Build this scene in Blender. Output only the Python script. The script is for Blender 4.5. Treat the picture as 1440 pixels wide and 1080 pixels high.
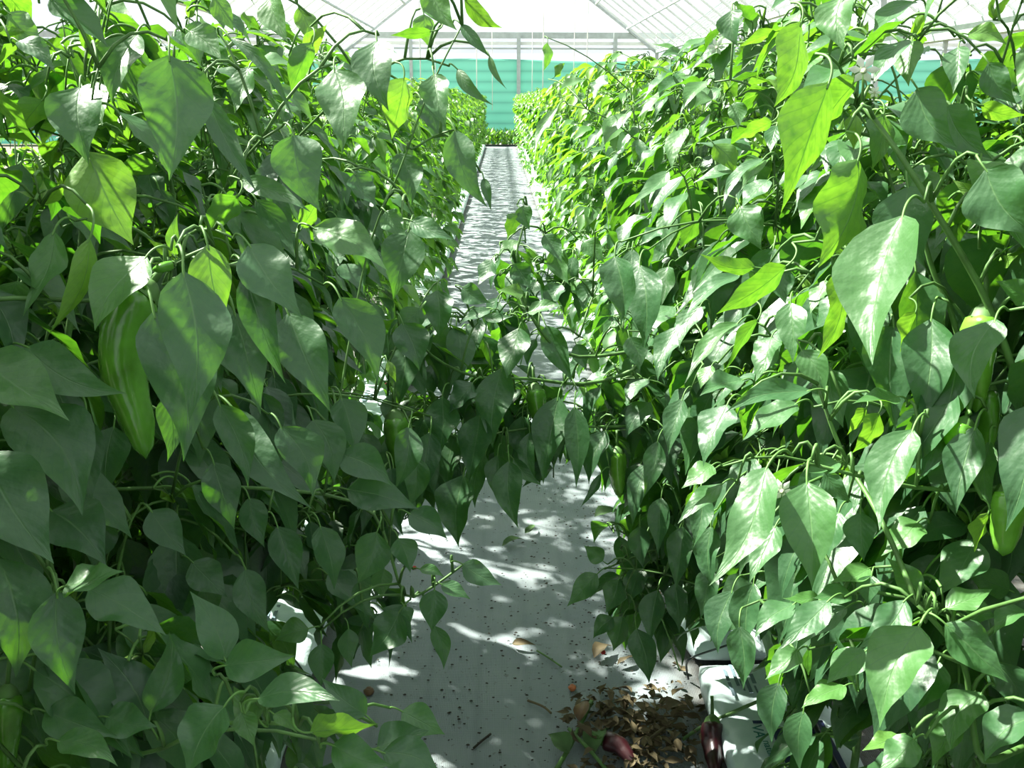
import bpy, math, random
import numpy as np
from mathutils import Vector, Matrix

for o in list(bpy.data.objects): bpy.data.objects.remove(o)
SC = bpy.context.scene
COL = SC.collection
random.seed(7); RNG = np.random.default_rng(7)
R = math.radians

# ------------------------------------------------------------------ camera, sky, sun, exposure
FPX = 1300.0
CAM = np.array([0.0, 0.0, 1.5]); PITCH = R(17.1); YAW = R(-0.66)
cd = bpy.data.cameras.new('camera'); cam = bpy.data.objects.new('camera', cd); COL.objects.link(cam)
cd.sensor_width = 36; cd.lens = FPX / 1440 * 36; cd.clip_end = 300; cd.clip_start = 0.05
cam.location = CAM; cam.rotation_euler = (R(90) - PITCH, 0, YAW)
SC.camera = cam
SC.view_settings.view_transform = 'Standard'; SC.view_settings.look = 'None'
SC.view_settings.gamma = 1; SC.view_settings.use_curve_mapping = False
SC.view_settings.exposure = 0.62

w = bpy.data.worlds.new('sky'); SC.world = w; w.use_nodes = True
bg = w.node_tree.nodes['Background']; bg.inputs[0].default_value = (0.93, 0.97, 1.10, 1); bg.inputs[1].default_value = 0.70

SUN = np.array([-0.60, 0.34, 0.80]); SUN /= np.linalg.norm(SUN)
sl = bpy.data.lights.new('sun', 'SUN'); so = bpy.data.objects.new('sun', sl); COL.objects.link(so)
sl.energy = 19; sl.angle = R(1.1); sl.color = (1.0, 0.96, 0.86)
so.rotation_euler = Vector(SUN).to_track_quat('Z', 'Y').to_euler()

Rm = np.array(cam.rotation_euler.to_matrix())
def ray(px, py, D):
    v = np.array([(px - 720) / FPX, -(py - 540) / FPX, -1.0]) * D
    return CAM + Rm @ v
def proj(p):
    v = Rm.T @ (np.asarray(p, float) - CAM)
    D = -v[2]
    if D < 0.02: return (-9999, -9999, D)
    return (720 + v[0] / D * FPX, 540 - v[1] / D * FPX, D)
def ground(px, py, z=0.0):
    a = ray(px, py, 1.0) - CAM
    return CAM + a * ((z - CAM[2]) / a[2])
def nrm(v):
    v = np.asarray(v, float); return v / (np.linalg.norm(v) + 1e-12)

# ------------------------------------------------------------------ materials
def newmat(name):
    m = bpy.data.materials.new(name); m.use_nodes = True
    nt = m.node_tree; nt.nodes.clear()
    out = nt.nodes.new('ShaderNodeOutputMaterial')
    return m, nt, out
def N(nt, t, **k):
    n = nt.nodes.new(t)
    for a, b in k.items(): setattr(n, a, b)
    return n
def mth(nt, op, a, b=None, c=None, clamp=False):
    n = nt.nodes.new('ShaderNodeMath'); n.operation = op; n.use_clamp = clamp
    for i, v in enumerate((a, b, c)):
        if v is None: continue
        if isinstance(v, (int, float)): n.inputs[i].default_value = v
        else: nt.links.new(v, n.inputs[i])
    return n.outputs[0]
def ramp(nt, fac, stops):
    r = nt.nodes.new('ShaderNodeValToRGB'); e = r.color_ramp.elements
    while len(e) < len(stops): e.new(0.5)
    for i, (p, c) in enumerate(stops): e[i].position = p; e[i].color = (*c, 1)
    nt.links.new(fac, r.inputs[0]); return r.outputs[0]
def mixc(nt, f, a, b):
    n = nt.nodes.new('ShaderNodeMix'); n.data_type = 'RGBA'
    for s, v in ((0, f), (6, a), (7, b)):
        if isinstance(v, (int, float)): n.inputs[s].default_value = v
        elif isinstance(v, tuple): n.inputs[s].default_value = (*v, 1)
        else: nt.links.new(v, n.inputs[s])
    return n.outputs[2]

def simple(name, col, rough=0.6, noise=0.0, scale=20, spec=0.4, bump=0.0, metal=0):
    m, nt, out = newmat(name)
    p = N(nt, 'ShaderNodeBsdfPrincipled'); p.inputs['Roughness'].default_value = rough
    p.inputs['Specular IOR Level'].default_value = spec; p.inputs['Metallic'].default_value = metal
    tc = N(nt, 'ShaderNodeTexCoord'); nz = N(nt, 'ShaderNodeTexNoise'); nz.inputs['Scale'].default_value = scale
    nz.inputs['Detail'].default_value = 4
    nt.links.new(tc.outputs['Object'], nz.inputs['Vector'])
    d = tuple(max(0, c * (1 - noise)) for c in col); u = tuple(min(1, c * (1 + noise)) for c in col)
    nt.links.new(ramp(nt, nz.outputs[0], [(0.3, d), (0.7, u)]), p.inputs['Base Color'])
    if bump:
        b = N(nt, 'ShaderNodeBump'); b.inputs['Strength'].default_value = bump; b.inputs['Distance'].default_value = 0.01
        nt.links.new(nz.outputs[0], b.inputs['Height']); nt.links.new(b.outputs[0], p.inputs['Normal'])
    nt.links.new(p.outputs[0], out.inputs[0]); return m

def leaf_material(name, veins=True):
    m, nt, out = newmat(name)
    at = N(nt, 'ShaderNodeAttribute'); at.attribute_name = 'tone'; tone = at.outputs['Fac']
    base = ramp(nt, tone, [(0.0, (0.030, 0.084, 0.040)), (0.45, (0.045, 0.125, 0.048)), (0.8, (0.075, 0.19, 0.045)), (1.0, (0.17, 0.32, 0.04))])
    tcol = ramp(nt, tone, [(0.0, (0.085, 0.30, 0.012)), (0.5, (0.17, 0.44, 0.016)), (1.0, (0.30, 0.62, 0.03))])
    p = N(nt, 'ShaderNodeBsdfPrincipled'); p.inputs['Roughness'].default_value = 0.40
    p.inputs['Specular IOR Level'].default_value = 0.62
    tr = N(nt, 'ShaderNodeBsdfTranslucent')
    mx = N(nt, 'ShaderNodeMixShader'); mx.inputs[0].default_value = 0.31 if veins else 0.4
    if veins:
        uv = N(nt, 'ShaderNodeUVMap'); uv.uv_map = 'UVMap'
        sp = N(nt, 'ShaderNodeSeparateXYZ'); nt.links.new(uv.outputs[0], sp.inputs[0])
        u, v = sp.outputs[0], sp.outputs[1]
        a = mth(nt, 'ABSOLUTE', mth(nt, 'SUBTRACT', u, 0.5))            # 0 at the midrib, 0.5 at the margin
        mid = mth(nt, 'SUBTRACT', 1.0, mth(nt, 'DIVIDE', a, 0.022), clamp=True)
        ph = mth(nt, 'SUBTRACT', mth(nt, 'MULTIPLY', v, 8.0), mth(nt, 'MULTIPLY', mth(nt, 'POWER', a, 0.8), 4.4))
        side = mth(nt, 'MULTIPLY', mth(nt, 'GREATER_THAN', u, 0.5), 0.45)
        ph = mth(nt, 'ADD', ph, side)
        fr = mth(nt, 'ABSOLUTE', mth(nt, 'SUBTRACT', mth(nt, 'FRACT', ph), 0.5))
        lat = mth(nt, 'SUBTRACT', 1.0, mth(nt, 'DIVIDE', fr, 0.065), clamp=True)
        lat = mth(nt, 'MULTIPLY', lat, 0.55)
        vein = mth(nt, 'MAXIMUM', mid, lat)
        tc = N(nt, 'ShaderNodeTexCoord')
        nz = N(nt, 'ShaderNodeTexNoise'); nz.inputs['Scale'].default_value = 95; nz.inputs['Detail'].default_value = 2
        nt.links.new(tc.outputs['Object'], nz.inputs['Vector'])
        nz2 = N(nt, 'ShaderNodeTexNoise'); nz2.inputs['Scale'].default_value = 30; nz2.inputs['Detail'].default_value = 2
        nt.links.new(tc.outputs['Object'], nz2.inputs['Vector'])
        base = mixc(nt, mth(nt, 'MULTIPLY', mth(nt, 'SUBTRACT', nz2.outputs[0], 0.35), 0.5, clamp=True), base, (0.07, 0.16, 0.065))
        base = mixc(nt, mth(nt, 'MULTIPLY', vein, 0.22), base, (0.14, 0.28, 0.09))
        base = mixc(nt, mth(nt, 'MULTIPLY', mid, 0.5), base, (0.15, 0.28, 0.11))
        tcol = mixc(nt, mth(nt, 'MULTIPLY', vein, 0.95, None, True), tcol, (0.03, 0.15, 0.008))
        tcol = mixc(nt, mth(nt, 'MULTIPLY', mth(nt, 'SUBTRACT', nz.outputs[0], 0.45), 2.2, None, True), tcol, (0.07, 0.27, 0.01))
        h = mth(nt, 'ADD', mth(nt, 'MULTIPLY', nz.outputs[0], 0.35), mth(nt, 'MULTIPLY', mth(nt, 'SUBTRACT', 0.5, fr), -0.11))
        h = mth(nt, 'ADD', h, mth(nt, 'MULTIPLY', mid, -0.12))
        h = mth(nt, 'ADD', h, mth(nt, 'MULTIPLY', nz2.outputs[0], 1.2))
        b = N(nt, 'ShaderNodeBump'); b.inputs['Strength'].default_value = 0.5; b.inputs['Distance'].default_value = 0.005
        nt.links.new(h, b.inputs['Height']); nt.links.new(b.outputs[0], p.inputs['Normal'])
        nt.links.new(b.outputs[0], tr.inputs['Normal'])
        nt.links.new(mth(nt, 'ADD', mth(nt, 'MULTIPLY', nz2.outputs[0], 0.22), 0.29), p.inputs['Roughness'])
    nt.links.new(base, p.inputs['Base Color']); nt.links.new(tcol, tr.inputs['Color'])
    nt.links.new(p.outputs[0], mx.inputs[1]); nt.links.new(tr.outputs[0], mx.inputs[2])
    nt.links.new(mx.outputs[0], out.inputs[0]); return m

M = {}
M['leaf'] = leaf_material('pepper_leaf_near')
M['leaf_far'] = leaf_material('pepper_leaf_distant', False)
M['stem'] = simple('green_stem', (0.075, 0.165, 0.04), 0.55, 0.35, 40)
M['petiole'] = simple('petiole_green', (0.10, 0.22, 0.05), 0.55, 0.2, 60)
M['pepper'] = simple('green_pepper_skin', (0.075, 0.22, 0.02), 0.22, 0.3, 30, 0.6, 0.15)
M['pepper_pale'] = simple('pale_green_pepper_skin', (0.12, 0.30, 0.03), 0.22, 0.2, 30, 0.6, 0.1)
M['pepper_red'] = simple('dark_red_pepper_skin', (0.032, 0.005, 0.008), 0.35, 0.5, 25, 0.6, 0.1)
M['petal'] = simple('white_petal', (0.8, 0.82, 0.74), 0.6, 0.05)
M['anther'] = simple('flower_centre', (0.35, 0.4, 0.25), 0.6, 0.2)
M['metal'] = simple('galvanised_metal', (0.42, 0.47, 0.47), 0.5, 0.12, 8, 0.4)
M['white_metal'] = simple('white_painted_metal', (0.72, 0.74, 0.72), 0.5, 0.06, 6)
M['gutter'] = simple('grey_green_gutter', (0.42, 0.52, 0.46), 0.55, 0.1, 5)
M['string'] = simple('white_string', (0.75, 0.75, 0.72), 0.8, 0.05)
M['tube'] = simple('black_tube', (0.012, 0.02, 0.018), 0.4, 0.2)
M['dry'] = simple('dried_leaf', (0.105, 0.082, 0.042), 0.8, 0.5, 12)
M['dirt_bits'] = simple('dark_crumbs', (0.03, 0.026, 0.02), 0.9, 0.4, 40)
M['teal_ink'] = simple('teal_ink', (0.02, 0.16, 0.14), 0.5, 0.1)
M['navy_ink'] = simple('navy_ink', (0.02, 0.03, 0.10), 0.5, 0.1)
M['grey_ink'] = simple('grey_ink', (0.12, 0.17, 0.2), 0.5, 0.2)
M['red_ink'] = simple('red_ink', (0.5, 0.03, 0.05), 0.5, 0.1)

def bag_mat():
    m, nt, out = newmat('white_plastic_film')
    p = N(nt, 'ShaderNodeBsdfPrincipled'); p.inputs['Roughness'].default_value = 0.32
    tc = N(nt, 'ShaderNodeTexCoord'); nz = N(nt, 'ShaderNodeTexNoise'); nz.inputs['Scale'].default_value = 14; nz.inputs['Detail'].default_value = 5
    nt.links.new(tc.outputs['Object'], nz.inputs['Vector'])
    nt.links.new(ramp(nt, nz.outputs[0], [(0.25, (0.42, 0.54, 0.55)), (0.7, (0.58, 0.68, 0.69))]), p.inputs['Base Color'])
    b = N(nt, 'ShaderNodeBump'); b.inputs['Strength'].default_value = 0.5; b.inputs['Distance'].default_value = 0.02
    nt.links.new(nz.outputs[0], b.inputs['Height']); nt.links.new(b.outputs[0], p.inputs['Normal'])
    nt.links.new(p.outputs[0], out.inputs[0]); return m
M['bag'] = bag_mat()

def floor_mat():
    m, nt, out = newmat('woven_ground_cover')
    p = N(nt, 'ShaderNodeBsdfPrincipled'); p.inputs['Roughness'].default_value = 0.75
    tc = N(nt, 'ShaderNodeTexCoord'); sp = N(nt, 'ShaderNodeSeparateXYZ'); nt.links.new(tc.outputs['Object'], sp.inputs[0])
    x, y = sp.outputs[0], sp.outputs[1]
    def lines(c, f):
        return mth(nt, 'ABSOLUTE', mth(nt, 'SINE', mth(nt, 'MULTIPLY', c, f)))
    weave = mth(nt, 'ADD', lines(x, 700), lines(y, 700))
    stripes = mth(nt, 'POWER', lines(x, 24), 30)
    nz = N(nt, 'ShaderNodeTexNoise'); nz.inputs['Scale'].default_value = 5; nz.inputs['Detail'].default_value = 6
    nt.links.new(tc.outputs['Object'], nz.inputs['Vector'])
    nf = N(nt, 'ShaderNodeTexNoise'); nf.inputs['Scale'].default_value = 60; nf.inputs['Detail'].default_value = 4
    nt.links.new(tc.outputs['Object'], nf.inputs['Vector'])
    col = ramp(nt, nz.outputs[0], [(0.25, (0.155, 0.19, 0.21)), (0.75, (0.225, 0.255, 0.265))])
    col = mixc(nt, mth(nt, 'MULTIPLY', weave, 0.08), col, (0.32, 0.36, 0.38))
    col = mixc(nt, mth(nt, 'MULTIPLY', stripes, 0.15), col, (0.07, 0.09, 0.10))
    ax = mth(nt, 'ABSOLUTE', x)
    edge = mth(nt, 'MULTIPLY', mth(nt, 'SUBTRACT', mth(nt, 'ADD', ax, mth(nt, 'MULTIPLY', nz.outputs[0], 0.12)), 0.49), 9.0, clamp=True)
    edge = mth(nt, 'MULTIPLY', edge, mth(nt, 'ADD', 0.55, mth(nt, 'MULTIPLY', nf.outputs[0], 0.6)), clamp=True)
    col = mixc(nt, edge, col, (0.055, 0.045, 0.035))
    spk = mth(nt, 'GREATER_THAN', nf.outputs[0], 0.66)
    col = mixc(nt, mth(nt, 'MULTIPLY', spk, 0.35), col, (0.06, 0.05, 0.035))
    nt.links.new(col, p.inputs['Base Color'])
    b = N(nt, 'ShaderNodeBump'); b.inputs['Strength'].default_value = 0.3; b.inputs['Distance'].default_value = 0.004
    nt.links.new(mth(nt, 'ADD', weave, mth(nt, 'MULTIPLY', nz.outputs[0], 6)), b.inputs['Height']); nt.links.new(b.outputs[0], p.inputs['Normal'])
    nt.links.new(p.outputs[0], out.inputs[0]); return m
M['floor'] = floor_mat()

def glass_mat():
    m, nt, out = newmat('greenhouse_glass')
    t = N(nt, 'ShaderNodeBsdfTransparent'); t.inputs[0].default_value = (0.96, 0.98, 0.97, 1)
    g = N(nt, 'ShaderNodeBsdfGlossy'); g.inputs['Roughness'].default_value = 0.05
    d = N(nt, 'ShaderNodeBsdfTranslucent'); d.inputs[0].default_value = (0.85, 0.9, 0.88, 1)
    m1 = N(nt, 'ShaderNodeMixShader'); m1.inputs[0].default_value = 0.06
    m2 = N(nt, 'ShaderNodeMixShader'); m2.inputs[0].default_value = 0.05
    nt.links.new(t.outputs[0], m1.inputs[1]); nt.links.new(d.outputs[0], m1.inputs[2])
    nt.links.new(m1.outputs[0], m2.inputs[1]); nt.links.new(g.outputs[0], m2.inputs[2])
    nt.links.new(m2.outputs[0], out.inputs[0]); return m
M['glass'] = glass_mat()

def screen_mat():
    m, nt, out = newmat('teal_shade_cloth')
    tc = N(nt, 'ShaderNodeTexCoord'); sp = N(nt, 'ShaderNodeSeparateXYZ'); nt.links.new(tc.outputs['Object'], sp.inputs[0])
    s = mth(nt, 'POWER', mth(nt, 'ABSOLUTE', mth(nt, 'SINE', mth(nt, 'MULTIPLY', sp.outputs[2], 9.0))), 0.35)
    nz = N(nt, 'ShaderNodeTexNoise'); nz.inputs['Scale'].default_value = 1.4
    nt.links.new(tc.outputs['Object'], nz.inputs['Vector'])
    c = mixc(nt, s, (0.12, 0.42, 0.34), (0.30, 0.74, 0.62))
    c = mixc(nt, mth(nt, 'MULTIPLY', nz.outputs[0], 0.4), c, (0.42, 0.76, 0.66))
    d = N(nt, 'ShaderNodeBsdfDiffuse'); t = N(nt, 'ShaderNodeBsdfTranslucent')
    nt.links.new(c, d.inputs[0]); nt.links.new(c, t.inputs[0])
    mx = N(nt, 'ShaderNodeMixShader'); mx.inputs[0].default_value = 0.3
    nt.links.new(d.outputs[0], mx.inputs[1]); nt.links.new(t.outputs[0], mx.inputs[2]); nt.links.new(mx.outputs[0], out.inputs[0])
    return m
M['screen'] = screen_mat()

# ------------------------------------------------------------------ mesh collector
class MB:
    def __init__(s): s.V = []; s.F = []; s.T = []; s.UV = []; s.MI = []; s.n = 0
    def add(s, V, F, tone=0.5, uv=None, mi=0):
        V = np.asarray(V, float); s.V.append(V); o = s.n
        for f in F: s.F.append(tuple(i + o for i in f)); s.MI.append(mi)
        s.T.append(np.full(len(V), tone)); s.UV.append(uv if uv is not None else np.zeros((len(V), 2)))
        s.n += len(V)
    def addleaf(s, L):
        for (V, F, t, uv, mi) in L: s.add(V, F, t, uv, mi)
    def tube(s, P, r, k=6, mi=0, tone=0.5):
        P = [np.asarray(p, float) for p in P]; n = len(P)
        rr = r if hasattr(r, '__len__') else [r] * n
        V = []; F = []; up = None
        for i, p in enumerate(P):
            d = nrm(P[min(i + 1, n - 1)] - P[max(i - 1, 0)])
            if up is None: up = np.array([0, 0, 1.0]) if abs(d[2]) < 0.9 else np.array([1.0, 0, 0])
            a = nrm(np.cross(up, d)); b = np.cross(d, a); up = b
            for j in range(k):
                t = 2 * math.pi * j / k
                V.append(p + rr[i] * (math.cos(t) * a + math.sin(t) * b))
        for i in range(n - 1):
            for j in range(k):
                F.append((i * k + j, i * k + (j + 1) % k, (i + 1) * k + (j + 1) % k, (i + 1) * k + j))
        F.append(tuple(range(k))[::-1]); F.append(tuple((n - 1) * k + j for j in range(k)))
        s.add(V, F, tone, None, mi)
    def box(s, a, b, mi=0):
        x0, y0, z0 = a; x1, y1, z1 = b
        V = [(x0, y0, z0), (x1, y0, z0), (x1, y1, z0), (x0, y1, z0), (x0, y0, z1), (x1, y0, z1), (x1, y1, z1), (x0, y1, z1)]
        F = [(0, 3, 2, 1), (4, 5, 6, 7), (0, 1, 5, 4), (1, 2, 6, 5), (2, 3, 7, 6), (3, 0, 4, 7)]
        s.add(V, F, 0.5, None, mi)
    def beam(s, p, q, w, h, mi=0):
        p = np.asarray(p, float); q = np.asarray(q, float); d = nrm(q - p)
        a = nrm(np.cross(d, (0, 0, 1))) if abs(d[2]) < 0.98 else np.array([1.0, 0, 0]); b = np.cross(a, d)
        V = [c + a * sa * w / 2 + b * sb * h / 2 for c in (p, q) for sa, sb in ((-1, -1), (1, -1), (1, 1), (-1, 1))]
        F = [(3, 2, 1, 0), (4, 5, 6, 7), (0, 1, 5, 4), (1, 2, 6, 5), (2, 3, 7, 6), (3, 0, 4, 7)]
        s.add(V, F, 0.5, None, mi)
    def mesh(s, name, mats, origin=(0, 0, 0), smooth=True):
        V = np.concatenate(s.V) - np.asarray(origin, float); me = bpy.data.meshes.new(name)
        me.from_pydata(V.tolist(), [], s.F)
        at = me.attributes.new('tone', 'FLOAT', 'POINT'); at.data.foreach_set('value', np.concatenate(s.T).astype(np.float32))
        uvl = me.uv_layers.new(name='UVMap'); li = np.zeros(len(me.loops), np.int32); me.loops.foreach_get('vertex_index', li)
        uvl.data.foreach_set('uv', np.concatenate(s.UV)[li].astype(np.float32).ravel())
        for m in mats: me.materials.append(m)
        me.polygons.foreach_set('material_index', np.array(s.MI, np.int32))
        me.polygons.foreach_set('use_smooth', np.full(len(me.polygons), smooth))
        me.update(); return me
    def obj(s, name, mats, parent=None, origin=(0, 0, 0), smooth=True):
        if not isinstance(mats, (list, tuple)): mats = [mats]
        o = bpy.data.objects.new(name, s.mesh(name, mats, origin, smooth)); COL.objects.link(o)
        o.location = np.asarray(origin, float) - (np.asarray(parent.location) if parent else 0)
        if parent: o.parent = parent
        return o
def tag(o, label=None, cat=None, group=None, kind=None):
    if label: o['label'] = label
    if cat: o['category'] = cat
    if group: o['group'] = group
    if kind: o['kind'] = kind
    return o
def empty(name, loc):
    o = bpy.data.objects.new(name, None); COL.objects.link(o); o.location = loc; o.empty_display_size = 0.05; return o

# ------------------------------------------------------------------ leaves
TT = np.array([0, .04, .10, .18, .28, .38, .48, .60, .72, .83, .92, 1.0])
WW = np.array([0.03, .29, .60, .86, .99, .99, .90, .71, .45, .23, .09, 0.0])
def make_leaf(P0, P1, width, hint, tone, rng, nu=12, nv=6, bend=None, fold=None, flip=1, pet=0.28, petr=0.0016):
    """blade from P0 to P1, upper face towards hint; returns mesh pieces in world space plus the petiole's root"""
    P0 = np.asarray(P0, float); P1 = np.asarray(P1, float); L = np.linalg.norm(P1 - P0)
    bend = rng.uniform(0.25, 0.9) if bend is None else bend
    fold = rng.uniform(0.12, 0.42) if fold is None else fold
    tw = rng.uniform(-0.5, 0.5); ph = rng.uniform(0, 6.28); wav = rng.uniform(0.02, 0.07)
    t = np.linspace(0, 1, nu + 1) ** 0.93; side = rng.uniform(-0.12, 0.12)
    th = bend * (t - 0.35) + 0.12 * np.sin(t * 5 + ph)
    dt = np.diff(t, prepend=0); y = np.cumsum(np.cos(th) * dt); z = -np.cumsum(np.sin(th) * dt)
    xs = side * np.sin(t * math.pi)
    asp = width / L; s = np.linspace(-1, 1, nv + 1); f = np.interp(t, TT, WW)
    X = xs[:, None] + s[None] * f[:, None] * asp / 2
    lift = np.abs(s)[None] ** 1.3 * f[:, None] * asp / 2 * fold + wav * asp * np.sin(t[:, None] * 13 + ph + s[None] * 1.5) * np.abs(s[None]) ** 1.5 * f[:, None] * 1.6
    Z = z[:, None] + lift; Y = np.repeat(y[:, None], nv + 1, 1)
    a = tw * (t[:, None] - 0.3); Xt = X * np.cos(a) - (Z - z[:, None]) * np.sin(a); Zt = z[:, None] + X * np.sin(a) + (Z - z[:, None]) * np.cos(a)
    V = np.stack([Xt, Y, Zt], -1).reshape(-1, 3)
    ty, tz = y[-1], z[-1]; q = math.atan2(tz, ty); sc = 1 / math.hypot(ty, tz)
    c, sn = math.cos(-q), math.sin(-q)
    def loc(V): return np.stack([V[:, 0], V[:, 1] * c - V[:, 2] * sn, V[:, 1] * sn + V[:, 2] * c], -1) * sc
    V = loc(V)
    d = (P1 - P0) / L; h = np.asarray(hint, float); zz = nrm(h - d * (h @ d)); xx = np.cross(d, zz)
    B = np.stack([xx, d, zz], 0) * L
    Vw = V @ B + P0
    uv = np.stack([np.tile((s + 1) / 2, nu + 1), np.repeat(t, nv + 1)], -1)
    F = [(i * (nv + 1) + j, i * (nv + 1) + j + 1, (i + 1) * (nv + 1) + j + 1, (i + 1) * (nv + 1) + j) for i in range(nu) for j in range(nv)]
    out = [(Vw, F, tone, uv, 0)]; root = P0
    if pet > 0:
        pp = np.array([[0, .05, 0], [0, -.06, -.0], [0, -.16, -.04 * flip], [0.01, -.24, -.13 * flip], [0.02, -.26, -.26 * flip]])
        pp[1:] *= pet / 0.28
        if nu >= 10:
            for _ in range(2):
                q = [pp[0]]
                for i in range(len(pp) - 1): q += [pp[i] * .75 + pp[i + 1] * .25, pp[i] * .25 + pp[i + 1] * .75]
                pp = np.array(q + [pp[-1]])
        Pw = pp @ B + P0
        mb = MB(); mb.tube(Pw, np.linspace(petr * .8, petr * 1.1, len(Pw)), 5); out.append((mb.V[0], mb.F, tone, None, 1)); root = Pw[-1]
        if mb.V[0][:, 2].min() < 0.02: pass
    return out, root

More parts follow.
